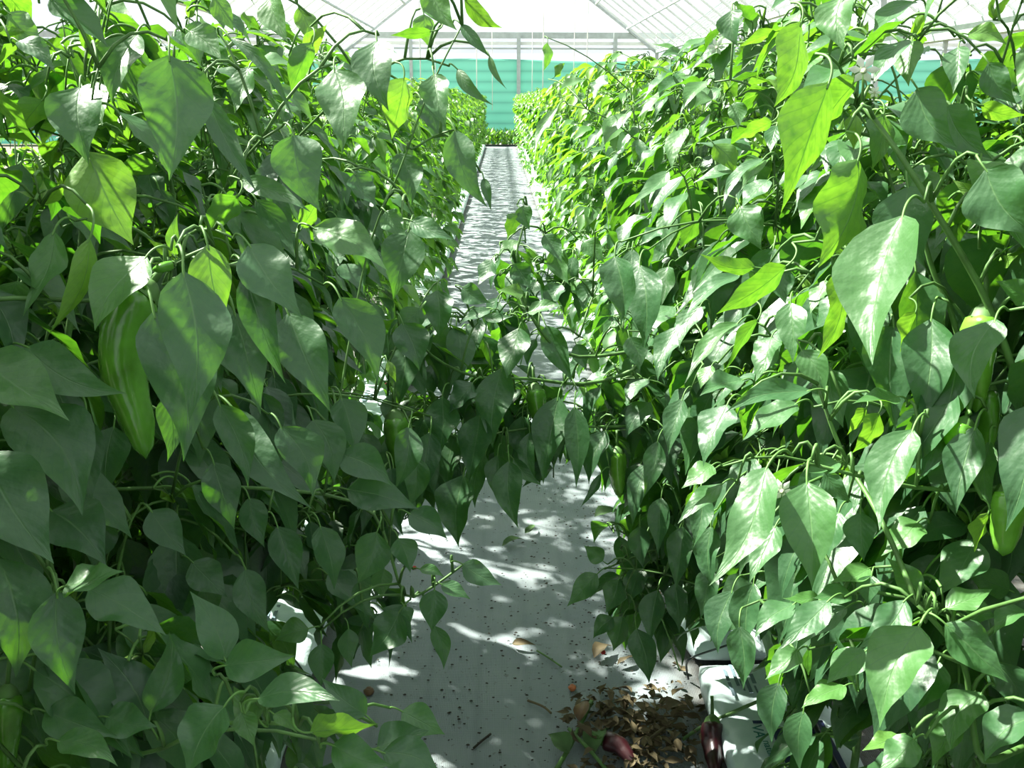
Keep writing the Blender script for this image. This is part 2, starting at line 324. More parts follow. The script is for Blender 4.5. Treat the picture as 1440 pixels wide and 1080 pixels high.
HERO = """
238 78 238 255 100 .98 S|113 122 125 232 76 1.03 L|70 -2 153 68 44 1.0 S|192 48 158 147 52 1.04 L|12 18 64 62 46 1.2 T|25 58 78 102 30 1.15 S
266 44 312 86 42 1.2 L|122 213 188 345 98 1.02 T|413 190 452 299 70 1.1 S|323 53 413 168 18 1.1 S|290 135 362 272 34 1.06 S|470 97 481 218 66 1.1 L
530 57 547 157 60 1.15 L|568 110 551 196 62 1.32 T|337 252 438 299 30 1.1 L|360 280 416 362 32 1.12 S|334 276 287 326 44 1.08 T|247 360 250 300 20 1.06 T
243 359 206 334 14 1.06 T|425 320 448 279 32 1.15 T|76 325 32 446 42 .98 L|126 335 67 473 34 .95 T|206 361 133 466 66 .95 L|258 382 266 593 96 .86 S
216 438 258 650 98 .91 S|292 344 318 464 60 .92 T|350 344 426 448 70 .97 S|346 385 402 540 48 .98 S|330 440 367 584 60 .99 S|405 440 465 580 70 1.02 S
-25 505 98 592 88 .9 L|38 488 178 553 66 .95 L|18 572 116 726 104 .92 S|122 588 128 722 55 1.0 S|-25 636 76 793 115 .85 S|308 568 349 686 48 1.05 S
328 575 440 716 55 1.08 S|72 718 150 796 90 .96 S|92 824 177 803 38 .85 L|80 832 106 977 72 .86 S|125 828 235 894 66 .92 S|212 718 262 782 50 1.08 S
-2 785 22 953 96 .86 S|317 928 267 831 56 .95 S|316 936 416 922 56 .9 S|212 1002 238 887 50 .96 S|206 1012 137 911 66 .97 S|316 993 262 1092 92 .85 L
362 983 479 986 46 .85 L|364 1012 328 964 38 .9 L|340 1000 357 1050 34 .88 L|385 1004 418 1031 22 .88 L|436 1030 533 1017 40 .86 T|468 1048 552 1076 52 .87 L
530 1052 604 1027 58 .97 S|565 1000 626 1033 46 1.0 S|538 1058 622 1092 52 .93 S|64 1000 166 1036 56 .9 S|150 1008 222 1022 56 .93 S|80 1042 166 1078 42 .86 L
515 1006 452 953 42 .98 S|434 884 386 902 38 1.3 S|452 905 452 966 36 1.35 S|530 748 502 822 52 1.3 S|560 757 577 806 42 1.28 S|575 722 629 758 40 1.3 S
650 793 706 823 33 1.35 S|620 821 662 843 22 1.36 S|611 829 607 889 40 1.35 S|611 880 624 942 26 1.4 S|562 860 519 924 52 1.36 S|506 815 516 869 26 1.4 S
540 800 537 843 30 1.42 S|490 884 495 939 28 1.4 S|590 800 625 812 16 1.36 S|568 853 577 878 16 1.35 S|478 418 531 540 62 1.16 S|478 638 552 684 52 1.2 S
488 688 590 716 52 1.22 S|575 322 553 422 60 1.25 S|542 297 572 332 36 1.2 L|577 310 641 338 30 1.2 L|440 320 545 381 54 1.1 L|592 140 616 205 35 1.4 S
640 183 686 292 44 1.3 S|680 250 691 298 14 1.32 S|643 97 694 148 18 1.32 S|648 34 690 82 17 1.3 S|688 78 713 126 10 1.3 S|653 -2 707 39 26 1.25 T
606 -18 643 43 42 1.2 L|610 104 628 182 42 1.28 L|596 20 603 66 42 1.35 T|607 44 548 50 16 1.3 T|498 244 530 292 58 1.2 S|560 215 578 292 42 1.35 S
380 -5 405 60 40 1.25 L|420 10 440 70 30 1.3 T|425 75 460 35 25 1.3 T|440 60 410 140 32 1.25 T|350 95 330 160 34 1.25 L|300 -5 330 45 30 1.25 T
365 455 372 480 30 1.1 S|575 600 555 690 40 1.5 S|395 600 440 700 60 1.12 S|220 230 160 250 30 1.2 T|60 140 20 190 40 1.15 T|30 230 0 330 45 1.15 S
25 395 10 480 50 1.05 L|230 560 235 650 40 1.05 S|300 650 330 745 52 1.15 S|440 590 470 680 52 1.2 S|270 790 320 840 50 1.2 S|350 700 372 770 40 1.2 S
160 600 150 700 60 1.1 S|390 740 420 830 46 1.25 S|450 740 470 830 44 1.3 S|480 560 500 640 50 1.25 S|345 800 380 890 45 1.2 S|140 730 130 800 60 1.1 S
865 360 873 458 48 1.45 S|900 373 905 492 52 1.6 S|730 461 713 533 42 1.78 L|706 518 693 631 52 1.8 S|768 458 806 538 36 1.85 S|785 558 764 682 50 1.85 S
808 572 810 687 36 1.8 S|852 606 828 682 34 1.82 S|845 666 816 714 12 1.82 S|716 648 729 743 42 1.8 S|652 668 645 770 52 1.78 S|665 538 631 582 36 1.75 S
622 558 618 642 46 1.76 S|675 583 660 678 46 1.8 S|605 608 594 702 42 1.72 S|722 645 762 683 20 1.85 S|700 640 700 708 36 1.84 S|745 608 756 682 24 1.86 S
640 610 632 690 40 1.85 S|682 640 668 715 30 1.86 S|735 585 742 660 40 1.9 S|582 640 575 715 38 1.6 S|692 364 671 402 38 1.75 S|736 289 745 324 36 1.8 S
729 300 713 337 28 1.8 T|722 371 746 407 32 1.75 S|742 440 791 430 18 1.72 L|690 436 644 456 16 1.72 L|680 446 723 444 14 1.74 L|736 412 699 409 22 1.78 L
650 404 690 426 30 1.7 S|615 408 617 477 42 1.6 S|592 434 559 477 36 1.55 S|566 454 590 522 52 1.5 S|545 508 557 538 13 1.45 T|912 533 881 570 30 1.9 L
915 566 880 616 32 1.9 S|885 474 898 523 34 1.8 L|955 458 925 537 32 1.7 L|810 484 825 522 24 1.95 L|780 350 800 400 32 1.95 L|820 340 850 370 28 1.95 L
840 395 820 440 34 2.0 S|790 400 770 440 30 1.95 S|730 340 700 360 24 1.85 L|765 330 790 370 26 1.9 L
1127 31 1088 151 50 1.1 T|1166 116 1098 299 74 .96 T|1206 111 1148 192 52 1.02 T|1207 224 1150 377 74 .94 T|1243 160 1225 242 46 1.1 T|1203 160 1200 212 24 1.12 T
1187 -8 1187 73 58 1.0 L|1286 2 1227 46 26 .98 L|1273 56 1228 119 32 .98 L|1282 58 1278 122 38 1.0 L|1290 124 1346 207 66 1.0 L|1332 148 1396 224 54 1.03 L
1386 238 1458 332 98 .9 L|1270 303 1227 514 104 .9 L|1277 262 1300 376 92 1.02 S|1348 66 1340 132 34 1.12 L|1360 48 1416 63 26 1.15 L|1390 88 1431 147 40 1.1 S
1380 148 1446 161 26 1.0 T|1075 222 1016 292 16 1.25 L|1041 290 1071 352 62 1.38 L|1033 144 1037 182 40 1.5 S|993 114 961 154 22 1.5 L|1086 171 1029 202 20 1.3 T
1004 203 1034 247 32 1.5 T|1091 44 1038 66 16 1.4 T|1030 14 1038 66 36 1.5 S|1081 253 1043 292 32 1.35 L|1106 374 1007 442 36 1.12 T|1062 376 984 357 26 1.2 T
1112 426 1115 512 44 1.18 L|1190 374 1149 505 34 1.0 T|1105 380 1105 428 46 1.36 S|1161 394 1139 442 26 1.2 L|1066 449 1019 521 18 1.22 T|1041 387 959 452 22 1.3 L
1038 454 962 541 24 1.3 L|1085 474 1062 537 46 1.25 L|1310 448 1293 603 68 1.02 S|1400 449 1371 562 64 .88 L|1263 558 1198 568 24 1.0 L|1141 549 1018 582 32 .97 L
1023 569 989 657 46 1.02 L|1121 567 1042 622 36 1.04 L|1127 492 1160 562 40 1.1 L|1165 519 1186 602 50 1.1 L|1218 574 1191 612 24 1.02 T|1236 581 1196 639 30 1.0 T
1284 604 1237 747 62 .94 L|1288 438 1265 497 32 1.02 T|1452 568 1414 748 70 .85 S|1372 600 1345 722 52 .95 S|1392 620 1398 722 32 .97 L|1340 624 1345 727 50 1.0 S
1079 657 997 824 58 .9 L|1135 678 1142 828 76 .88 L|1178 650 1128 664 26 .95 L|1160 664 1198 707 30 1.0 S|1002 654 958 687 32 1.15 L|1016 680 953 737 26 1.15 L
1046 534 984 557 30 1.25 L|1001 514 985 547 32 1.35 L|1223 799 1167 819 28 1.0 L|1226 809 1222 853 35 .98 S|1294 836 1247 784 38 .93 L|1273 844 1205 914 44 .9 L
1166 844 1096 914 40 .94 L|1117 849 1061 898 34 1.0 L|1151 838 1100 841 20 1.0 L|1196 834 1144 841 30 .98 L|1123 914 1076 956 36 1.0 L|1191 854 1119 916 40 1.0 S
1293 881 1237 1024 78 .85 L|1281 877 1214 945 30 .9 L|1219 914 1162 962 42 .93 L|1200 960 1173 889 18 .96 L|1189 964 1127 996 30 .97 L|1329 877 1418 960 58 .88 L
1330 856 1396 828 34 .9 L|1358 846 1402 868 36 .92 L|1442 859 1397 892 42 .9 L|1381 974 1336 1057 54 .9 L|1458 1008 1384 1072 54 .85 L|1286 1039 1234 1087 50 .87 L
1264 1034 1212 1056 28 .9 L|1371 758 1314 842 58 1.0 L|1291 734 1239 782 48 1.0 L|1361 739 1267 771 42 1.04 S|1390 721 1370 777 28 .93 T|1091 739 1054 820 42 1.05 L
1061 749 1039 812 22 1.08 L|1450 420 1400 395 40 .95 L|1430 120 1370 100 30 1.2 L|1310 400 1330 460 40 1.1 L|1225 420 1180 440 24 1.1 L|1240 650 1200 720 46 1.05 S
1420 830 1350 800 40 1.0 L|1180 720 1160 790 40 1.05 S|1320 930 1290 1000 50 .95 S|1400 930 1440 1000 50 .95 S|1350 1000 1310 1080 44 .95 L|1210 720 1215 790 44 1.02 S
840 807 797 853 32 1.9 S|848 789 821 767 26 1.9 S|862 868 834 898 26 1.95 S|876 867 862 916 34 1.95 S|895 884 913 962 38 1.9 S|870 815 852 862 34 1.95 S
905 800 885 850 32 1.95 S|925 830 915 905 36 1.9 S|950 820 955 890 34 1.85 S|880 780 905 810 30 2.0 S|960 740 950 830 36 1.8 S|900 740 905 800 32 1.9 S
1000 800 985 870 34 1.7 S|1030 830 1010 920 44 1.5 S|1060 820 1050 920 44 1.4 S|985 690 975 770 36 1.5 S|1000 740 1005 830 36 1.5 S|925 620 905 700 30 1.8 S
960 560 940 640 32 1.6 S|910 650 890 740 30 1.85 S|930 700 925 780 32 1.8 S|1040 880 1045 970 40 1.3 S|1095 960 1085 1045 42 1.2 S|1130 1000 1125 1085 40 1.15 S
985 430 955 490 30 1.5 L|940 375 930 430 30 1.8 L|985 300 955 350 28 1.8 T|940 240 885 292 22 1.6 L|965 180 945 240 26 2.0 L|880 160 850 205 24 2.6 L
785 150 752 222 14 2.6 L|850 105 835 140 20 2.8 L|770 60 764 100 14 2.8 T|780 108 795 88 12 2.8 T|820 112 785 128 12 2.6 L|930 320 900 345 24 1.9 L
"""
heroes = []
for row in HERO.strip().split('\n'):
    for e in row.split('|'):
        a = e.split()
        heroes.append((*[float(v) for v in a[:6]], a[6]))

# depth already taken by the leaves one can see, on a coarse lattice of view directions (fill leaves must stay behind them)
GX, GY = 96, 72
OCC = np.zeros((GY, GX))
def occ_mark(bx, by, tx, ty, w, D):
    for k in range(7):
        t = (k + 0.5) / 7; f = np.interp(t, TT, WW)
        cx, cy = bx + (tx - bx) * t, by + (ty - by) * t; r = max(w * f / 2 * 0.9, 6)
        for gx in range(int((cx - r) // 15), int((cx + r) // 15) + 1):
            for gy in range(int((cy - r) // 15), int((cy + r) // 15) + 1):
                if 0 <= gx < GX and 0 <= gy < GY: OCC[gy, gx] = max(OCC[gy, gx], D)
for h in heroes: occ_mark(*h[:6])
# the open aisle: nothing hangs in these directions nearer than the given depth
OPEN = [([(655, 690), (830, 690), (835, 730), (800, 790), (800, 860), (880, 930), (950, 965), (985, 1080), (640, 1080), (640, 1000), (540, 985), (470, 945), (640, 945), (712, 830), (700, 780), (640, 780)], 9),
        ([(585, 745), (650, 775), (640, 850), (560, 850)], 9),
        ([(655, 360), (650, 300), (672, 290), (690, 205), (738, 205), (745, 280), (700, 340), (670, 420), (640, 460)], 30),
        ([(640, 90), (650, 60), (760, 60), (900, 95), (735, 130), (730, 205), (692, 205)], 22),
        ([(640, 20), (720, 0), (790, 0), (910, 70), (900, 92), (720, 75)], 40),
        ([(366, 850), (400, 850), (440, 880), (425, 945), (365, 900)], 9), ([(965, 915), (1040, 905), (1040, 960), (1000, 1080), (1050, 1080), (1075, 1020), (1050, 985), (985, 990)], 9),
        ([(985, 860), (1040, 850), (1075, 900), (1120, 965), (1200, 1000), (1215, 1080), (985, 1080)], 1.6),
        ([(955, 985), (1000, 900), (1040, 900), (1085, 1030), (1085, 1080), (955, 1080)], 1.9),
        ([(1310, 0), (1440, 0), (1440, 72), (1310, 76)], 15), ([(1212, 84), (1335, 84), (1335, 142), (1212, 142)], 15),
        ([(440, 0), (600, 0), (600, 48), (440, 44)], 9), ([(36, 2), (95, 2), (95, 46), (36, 42)], 9), ([(205, 18), (252, 18), (252, 62), (205, 62)], 9),
        ([(520, 510), (545, 505), (545, 640), (515, 640)], 3.4)]
def inpoly(x, y, P):
    c = False; j = len(P) - 1
    for i in range(len(P)):
        if (P[i][1] > y) != (P[j][1] > y) and x < (P[j][0] - P[i][0]) * (y - P[i][1]) / (P[j][1] - P[i][1]) + P[i][0]: c = not c
        j = i
    return c
def blocked(pts):
    for p in pts:
        x, y, D = proj(p)
        if D < 0.35: return D > -0.3 and abs(p[0]) < 0.45
        if not (-60 < x < 1500 and -60 < y < 1140): continue
        if D < 0.92: return True
        for P, dm in OPEN:
            if D < dm and inpoly(x, y, P): return True
        gx, gy = int(x // 15), int(y // 15)
        if 0 <= gx < GX and 0 <= gy < GY and OCC[gy, gx] > 0 and D < OCC[gy, gx] + 0.03: return True
    return False

# ------------------------------------------------------------------ peppers and flowers
def pepper_part(parent, P, w, mat, label=None, lobes=3, stem_to=None, name='pepper'):
    """P: 3-4 points stem end to tip, w: full width in metres; one fruit with its calyx and stalk"""
    P = [np.asarray(p, float) for p in P]; n = 14; k = 18; V = []; F = []
    def pt(t):
        x = t * (len(P) - 1); i = min(int(x), len(P) - 2); return P[i] + (P[i + 1] - P[i]) * (x - i)
    C = [pt(i / n) for i in range(n + 1)]
    for _ in range(3): C = [C[0]] + [(C[i - 1] + C[i] * 2 + C[i + 1]) / 4 for i in range(1, n)] + [C[-1]]
    prof = np.interp(np.linspace(0, 1, n + 1), [0, .03, .1, .25, .5, .75, .9, .97, 1], [.25, .7, .95, 1, .92, .72, .5, .3, .04])
    up = None
    for i, c in enumerate(C):
        d = nrm(C[min(i + 1, n)] - C[max(i - 1, 0)])
        if up is None: up = np.array([0.3, -1, 0.1])
        a = nrm(np.cross(up, d)); b = np.cross(d, a); up = b
        for j in range(k):
            t = 2 * math.pi * j / k
            r = w / 2 * prof[i] * (1 + 0.10 * math.cos(lobes * t + i * 0.08)) * (1 + 0.03 * math.sin(i * 1.9 + t * 2))
            V.append(c + r * (math.cos(t) * a + math.sin(t) * b))
    for i in range(n):
        for j in range(k): F.append((i * k + j, i * k + (j + 1) % k, (i + 1) * k + (j + 1) % k, (i + 1) * k + j))
    F.append(tuple(range(k))[::-1]); F.append(tuple(n * k + j for j in range(k)))
    mb = MB(); mb.add(V, F); o = mb.obj(name, M[mat], parent, C[0])
    if label: o['label'] = label
    mb = MB(); d = nrm(C[0] - C[2]); a = nrm(np.cross(d, (0.3, 1, 0.2))); b = np.cross(d, a); V = []; F = []
    for r, dz in ((0.0, .012), (.25, .009), (.55, .002), (.72, -.01)):
        for j in range(12):
            t = 2 * math.pi * j / 12; rr = r * w / 2 * (1 + (0.18 if j % 2 else -0.1) * (r > .5)); V.append(C[0] + d * (dz * w / .05 + 0.002) + rr * (math.cos(t) * a + math.sin(t) * b))
    for i in range(3):
        for j in range(12): F.append((i * 12 + j, i * 12 + (j + 1) % 12, (i + 1) * 12 + (j + 1) % 12, (i + 1) * 12 + j))
    mb.add(V, F)
    e = stem_to if stem_to is not None else C[0] + d * 0.04 + np.array([0, 0.01, 0.01])
    m1 = (C[0] + d * 0.012 + e) / 2 + d * 0.008
    mb.tube([C[0] + d * 0.004, m1, e], [w * .09, w * .07, w * .085], 7)
    pl = empty('tmp', (0, 0, 0)); bpy.data.objects.remove(pl)
    c = bpy.data.objects.new('calyx', mb.mesh('calyx', [M['stem']], C[0])); COL.objects.link(c); c.parent = o
    return o
def flower_part(parent, p, size, facing):
    mb = MB(); d = nrm(facing); a = nrm(np.cross(d, (0.1, 0.2, 1))); b = np.cross(d, a)
    for k in range(6):
        t = k * math.pi / 3; u = math.cos(t) * a + math.sin(t) * b; v = np.cross(d, u)
        q = [p, p + u * size * .28 + v * size * .13, p + u * size * .52 - d * size * .1, p + u * size * .28 - v * size * .13, p + u * size * .3 + d * size * .04]
        mb.add(q, [(0, 1, 4), (1, 2, 4), (2, 3, 4), (3, 0, 4)])
    o = mb.obj('flower', M['petal'], parent, p)
    mb = MB(); mb.tube([p, p + d * size * .16, p + d * size * .3], [size * .09, size * .1, size * .02], 8)
    c = bpy.data.objects.new('flower_centre', mb.mesh('flower_centre', [M['anther']], p)); COL.objects.link(c); c.parent = o
    return o

# ------------------------------------------------------------------ pepper plants near the camera
ROWX = 0.70
toc = lambda p: nrm(CAM - p)
def curve(p, q, sag, n=5):
    p = np.asarray(p, float); q = np.asarray(q, float)
    return [p + (q - p) * t + np.array([0, 0, sag * 4 * t * (1 - t)]) for t in np.linspace(0, 1, n)]

class Plant:
    def __init__(s, side, y, seed, name='pepper_plant'):
        s.side = side; s.y = y; s.rng = np.random.default_rng(seed); s.base = np.array([side * ROWX, y, 0.105])
        s.root = empty(name, s.base); s.stem = MB(); s.nodes = []; s.leaves = []; s.fill = []
        r = s.rng; fork = s.base + np.array([0, 0, 0.28])
        s.stem.tube([s.base - np.array([0, 0, .03]), s.base + (0.005, 0, .14), fork], [.009, .008, .008], 8)
        for a in (0.4, 2.4, 4.5):
            a += r.uniform(-.5, .5); P = [fork]; top = r.uniform(1.36, 1.52)
            for i in range(1, 8):
                t = i / 7; rad = 0.17 * t ** 0.6
                P.append(fork + np.array([math.cos(a) * rad + r.uniform(-.02, .02), math.sin(a) * rad + r.uniform(-.02, .02), t * (top - fork[2])]))
            s.stem.tube(P, [.0075, .007, .0065, .006, .0055, .005, .0042, .003], 7)
            s.nodes += P[1:] + [(P[i] + P[i + 1]) / 2 for i in range(1, 7)]
    def twig(s, p, sag=0.02, r=(.0024, .0015)):
        A = np.array(s.nodes); d = A - p; dist = np.linalg.norm(d * np.array([1, 1, 0.8]), axis=1) + (A[:, 2] > p[2] + .05) * .1
        q = A[dist.argmin()]; P = curve(q, p, sag); s.stem.tube(P, np.linspace(r[0], r[1], 5), 5)
        if np.linalg.norm(P[-1] - P[0]) > .09: s.nodes += P[2:4]
        return P
    def hero(s, h):
        bx, by, tx, ty, w, D, c = h; r = s.rng
        L = math.hypot(tx - bx, ty - by) * D / FPX; up = (by - ty) / (abs(by - ty) + abs(bx - tx) + 1)
        dD = {'L': -0.28, 'S': -0.12, 'T': 0.06}[c] * L
        if up > 0.2: dD = 0.1 * L
        P0 = ray(bx, by, D); P1 = ray(tx, ty, D + dD); v = toc((P0 + P1) / 2)
        j = r.normal(0, .12, 3)
        if c == 'L': hint = v + SUN * 0.9 + j
        elif c == 'T': hint = SUN * 1.0 - v * 0.75 + j
        else: hint = v + SUN * 0.35 + np.array([0.25 * -s.side, 0, 0.1]) + j
        d = nrm(P1 - P0); z = nrm(hint - d * (hint @ d)); f = max(abs(z @ nrm(v - d * (v @ d))), 0.5)
        W = min(w * D / FPX / f, 0.75 * L)
        tone = {'L': r.uniform(.3, .7), 'S': r.uniform(.1, .45), 'T': r.uniform(.45, .95)}[c]  # leaf colour lighter for sunlit and backlit codes, darker for shaded: light put into tone
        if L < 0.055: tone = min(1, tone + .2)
        flip = -1 if c == 'T' else 1
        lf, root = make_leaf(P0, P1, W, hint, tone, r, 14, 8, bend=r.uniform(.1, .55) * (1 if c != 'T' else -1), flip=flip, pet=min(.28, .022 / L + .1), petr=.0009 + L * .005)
        s.twig(root); s.leaves.append((proj(P0)[2] - 5, P0, lf))
    def clusters(s, n, zlo, zhi, high=False, hx=0.34, hy=0.30):
        r = s.rng
        for _ in range(n):
            z = zlo + (zhi - zlo) * r.beta(1.6 if high else 1.35, 1.0); a = r.uniform(0, 2 * math.pi); q = math.sqrt(r.uniform(.12, 1))
            tap = 1.0 if z > 0.6 else 0.65 + 0.35 * (z / 0.6)
            if z > 1.4: tap *= 0.85
            p = np.array([s.side * ROWX + math.cos(a) * hx * q * tap, s.y + math.sin(a) * hy * q, z])
            if blocked([p]): 
                if r.random() < .8: continue
            out = nrm([math.cos(a) * 1.0, math.sin(a) * .8, 0]); made = 0; cand = []
            for k in range(r.integers(4, 8)):
                b = a + r.uniform(-1.5, 1.5); o2 = np.array([math.cos(b), math.sin(b), 0])
                L = r.uniform(.09, .155) if z < 1.35 else r.uniform(.06, .105)
                droop = r.uniform(.7, 2.0) if z < 1.4 else r.uniform(0.0, 1.1)
                d = nrm(o2 * .75 + np.array([0, 0, -droop]) + r.normal(0, .18, 3))
                p0 = p + o2 * r.uniform(.015, .05) + np.array([0, 0, r.uniform(-.05, .03)]); p1 = p0 + d * L
                if p1[2] < 0.07 or abs((p0 + p1)[0] / 2) < 0.27 or blocked([p0, (p0 + p1) / 2, p1]): continue
                hint = o2 * .55 + np.array([0, 0, .9]) + r.normal(0, .22, 3)
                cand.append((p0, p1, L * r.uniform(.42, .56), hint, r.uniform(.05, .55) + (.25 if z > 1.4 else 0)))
            if not cand: continue
            if z > .8 and r.random() < .7 and not blocked([p + (0, 0, .03)]):
                for k in range(3):
                    o2 = nrm(r.normal(0, 1, 3) + (0, 0, 1.6)); cand.append((p, p + o2 * r.uniform(.025, .05), .014, np.cross(o2, nrm(r.normal(0, 1, 3))), .95))
            s.twig(p); s.nodes.append(p)
            for p0, p1, W, hint, tone in cand:
                Ls = np.linalg.norm(p1 - p0)
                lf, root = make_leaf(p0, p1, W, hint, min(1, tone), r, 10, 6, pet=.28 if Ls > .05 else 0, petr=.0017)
                if Ls > .05: s.stem.tube([root, (root + p) / 2 + (0, 0, .004), p], .0013, 4)
                s.leaves.append((proj((p0 + p1) / 2)[2], p0, lf))
    def around(s, P, n, spread, Ls=(.08, .13)):
        r = s.rng
        for _ in range(n):
            c = P[r.integers(len(P))] + r.normal(0, 1, 3) * spread
            if blocked([c]): continue
            for k in range(r.integers(2, 5)):
                b = r.uniform(0, 6.28); o2 = np.array([math.cos(b), math.sin(b), 0]); L = r.uniform(*Ls)
                d = nrm(o2 * .7 + np.array([0, 0, -r.uniform(.5, 2.2)]) + r.normal(0, .15, 3)); p0 = c + o2 * .03
                if (p0 + d * L)[2] < .06 or blocked([p0, p0 + d * L / 2, p0 + d * L]): continue
                lf, root = make_leaf(p0, p0 + d * L, L * r.uniform(.42, .56), o2 * .5 + np.array([0, 0, .8]) + r.normal(0, .2, 3), r.uniform(.05, .5), r, 10, 6, petr=.0016)
                s.stem.tube([root, (root + c) / 2, c], .0013, 4); s.leaves.append((proj(p0)[2], p0, lf))
            s.twig(c)
    def finish(s, label, group=None, limit=100):
        s.stem.obj('stem', M['stem'], s.root, s.base)
        s.leaves.sort(key=lambda t: t[0] if t[0] > 0.3 or t[0] < -3 else 50)
        for i, (D, p0, lf) in enumerate(s.leaves[:limit]):
            mb = MB(); mb.addleaf(lf); mb.obj('leaf', [M['leaf'], M['petiole']], s.root, p0)
        if len(s.leaves) > limit:
            mb = MB()
            for D, p0, lf in s.leaves[limit:]: mb.addleaf(lf)
            o = mb.obj('foliage', [M['leaf'], M['petiole']], s.root, s.base); o['kind'] = 'stuff'
        tag(s.root, label, 'plant', group)

YS = [0.78, 1.16, 1.54, 1.92, 2.32, 2.74, 3.16]
plants = {}
for i, y in enumerate(YS):
    for side in (-1, 1): plants[(side, i)] = Plant(side, y, 100 + i * 2 + (side > 0))
def nearest(side, y): return plants[(side, int(np.argmin([abs(y - v) for v in YS])))]

# long shoots one can follow in the photograph
def shoot(pl, pts, r0, r1):
    P = [ray(a, b, c) for a, b, c in pts]
    A = np.array(pl.nodes); q = A[np.linalg.norm(A - P[0], axis=1).argmin()]
    P = [q, (q + P[0]) / 2 + np.array([0, 0, .015])] + P
    Q = [P[0]]
    for i in range(1, len(P)): Q += [P[i - 1] * (1 - t) + P[i] * t for t in (.33, .66, 1)]
    for _ in range(2): Q = [Q[0]] + [(Q[i - 1] + 2 * Q[i] + Q[i + 1]) / 4 for i in range(1, len(Q) - 1)] + [Q[-1]]
    pl.stem.tube(Q, np.linspace(r0, r1, len(Q)), 7); pl.nodes += Q[4:]
near_r, near_l = plants[(1, 0)], plants[(-1, 0)]
shoot(near_r, [(1448, 600, .98), (1400, 440, .98), (1330, 320, .97), (1265, 215, .97), (1212, 145, .98)], .0052, .0026)
shoot(near_r, [(1352, 500, 1.06), (1340, 440, 1.06), (1312, 385, 1.06), (1298, 330, 1.05)], .004, .0028)
shoot(near_r, [(1376, 1085, .92), (1366, 1000, .92), (1358, 930, .91), (1325, 885, .9), (1290, 850, .9)], .004, .0025)
shoot(near_r, [(1190, 650, 1.03), (1165, 590, 1.04), (1150, 540, 1.05)], .003, .002)
shoot(near_r, [(1400, 690, 1.0), (1290, 690, .98), (1150, 655, .93)], .003, .002)
shoot(near_l, [(160, 430, 1.02), (235, 372, 1.0), (300, 345, .98)], .003, .002)
shoot(near_l, [(40, 1000, 1.0), (50, 900, .95), (78, 820, .9)], .003, .002)
shoot(near_l, [(200, 1075, 1.0), (300, 1010, .95), (420, 1020, .9)], .003, .002)
shoot(plants[(-1, 1)], [(520, 700, 1.4), (548, 770, 1.38), (567, 850, 1.38), (610, 825, 1.38), (650, 795, 1.38)], .003, .0018)
shoot(plants[(-1, 1)], [(520, 330, 1.4), (560, 250, 1.32), (600, 130, 1.32), (650, 35, 1.3)], .002, .0012)
shoot(plants[(-1, 1)], [(575, 215, 1.33), (610, 190, 1.33), (640, 182, 1.31)], .002, .0015)
lean = plants[(1, 2)]
shoot(lean, [(960, 480, 1.9), (860, 500, 1.88), (790, 505, 1.86), (740, 440, 1.82), (720, 370, 1.82), (742, 300, 1.84)], .005, .002)
shoot(lean, [(900, 520, 1.92), (820, 545, 1.9), (740, 530, 1.86), (670, 535, 1.8), (600, 500, 1.7), (568, 448, 1.55)], .005, .002)
shoot(lean, [(920, 600, 1.95), (840, 600, 1.88), (740, 600, 1.9), (650, 620, 1.85)], .004, .002)
shoot(plants[(1, 3)], [(960, 760, 2.0), (900, 780, 2.0), (850, 800, 1.95)], .004, .002)

for (side, i), pl in plants.items():
    pl.clusters([175, 185, 180, 150, 120, 105, 90][i], 0.2 if side < 0 else (0.34 if i < 2 else 0.18), 1.64 if side < 0 else 1.66, side < 0 or i < 2)
for h in heroes:
    p = ray(h[0], h[1], h[5]); cx = (h[0] + h[2]) / 2
    if 600 < cx < 870 and h[1] > 280 and h[1] < 690 and h[5] > 1.5: pl = lean
    else: pl = nearest(-1 if p[0] < 0 else 1, max(p[1], 0.6))
    pl.hero(h)

W = lambda *a: [ray(*p) for p in a]
near_l.around(W((60, 960, 1.3), (150, 1000, 1.3), (230, 1040, 1.3), (300, 930, 1.4), (120, 880, 1.4), (330, 1050, 1.3)), 60, np.array([.06, .06, .05]))
plants[(-1, 1)].around(W((200, 820, 1.6), (280, 870, 1.7), (330, 780, 1.7), (400, 720, 1.7), (330, 960, 1.6)), 60, np.array([.06, .06, .06]))
lean.around(W((740, 340, 1.9), (720, 400, 1.92), (780, 400, 1.95), (830, 420, 1.95), (850, 340, 2.0), (690, 400, 1.9), (800, 330, 2.0)), 40, np.array([.05, .08, .05]), (.05, .10))
lean.around(W((620, 500, 1.9), (660, 560, 1.92), (700, 560, 1.95), (750, 570, 1.98), (800, 590, 1.98), (840, 560, 2.0), (600, 590, 1.9), (860, 500, 2.0), (640, 640, 1.95)), 75, np.array([.04, .08, .05]))
plants[(1, 3)].around(W((900, 560, 2.1), (900, 640, 2.1), (920, 720, 2.1), (930, 800, 2.05), (900, 830, 2.05), (940, 860, 2.0), (880, 480, 2.1)), 60, np.array([.04, .08, .05]))
plants[(-1, 2)].around(W((560, 520, 1.9), (520, 600, 1.9), (560, 640, 1.9), (500, 700, 1.8), (450, 760, 1.7), (480, 820, 1.7)), 50, np.array([.05, .1, .06]))

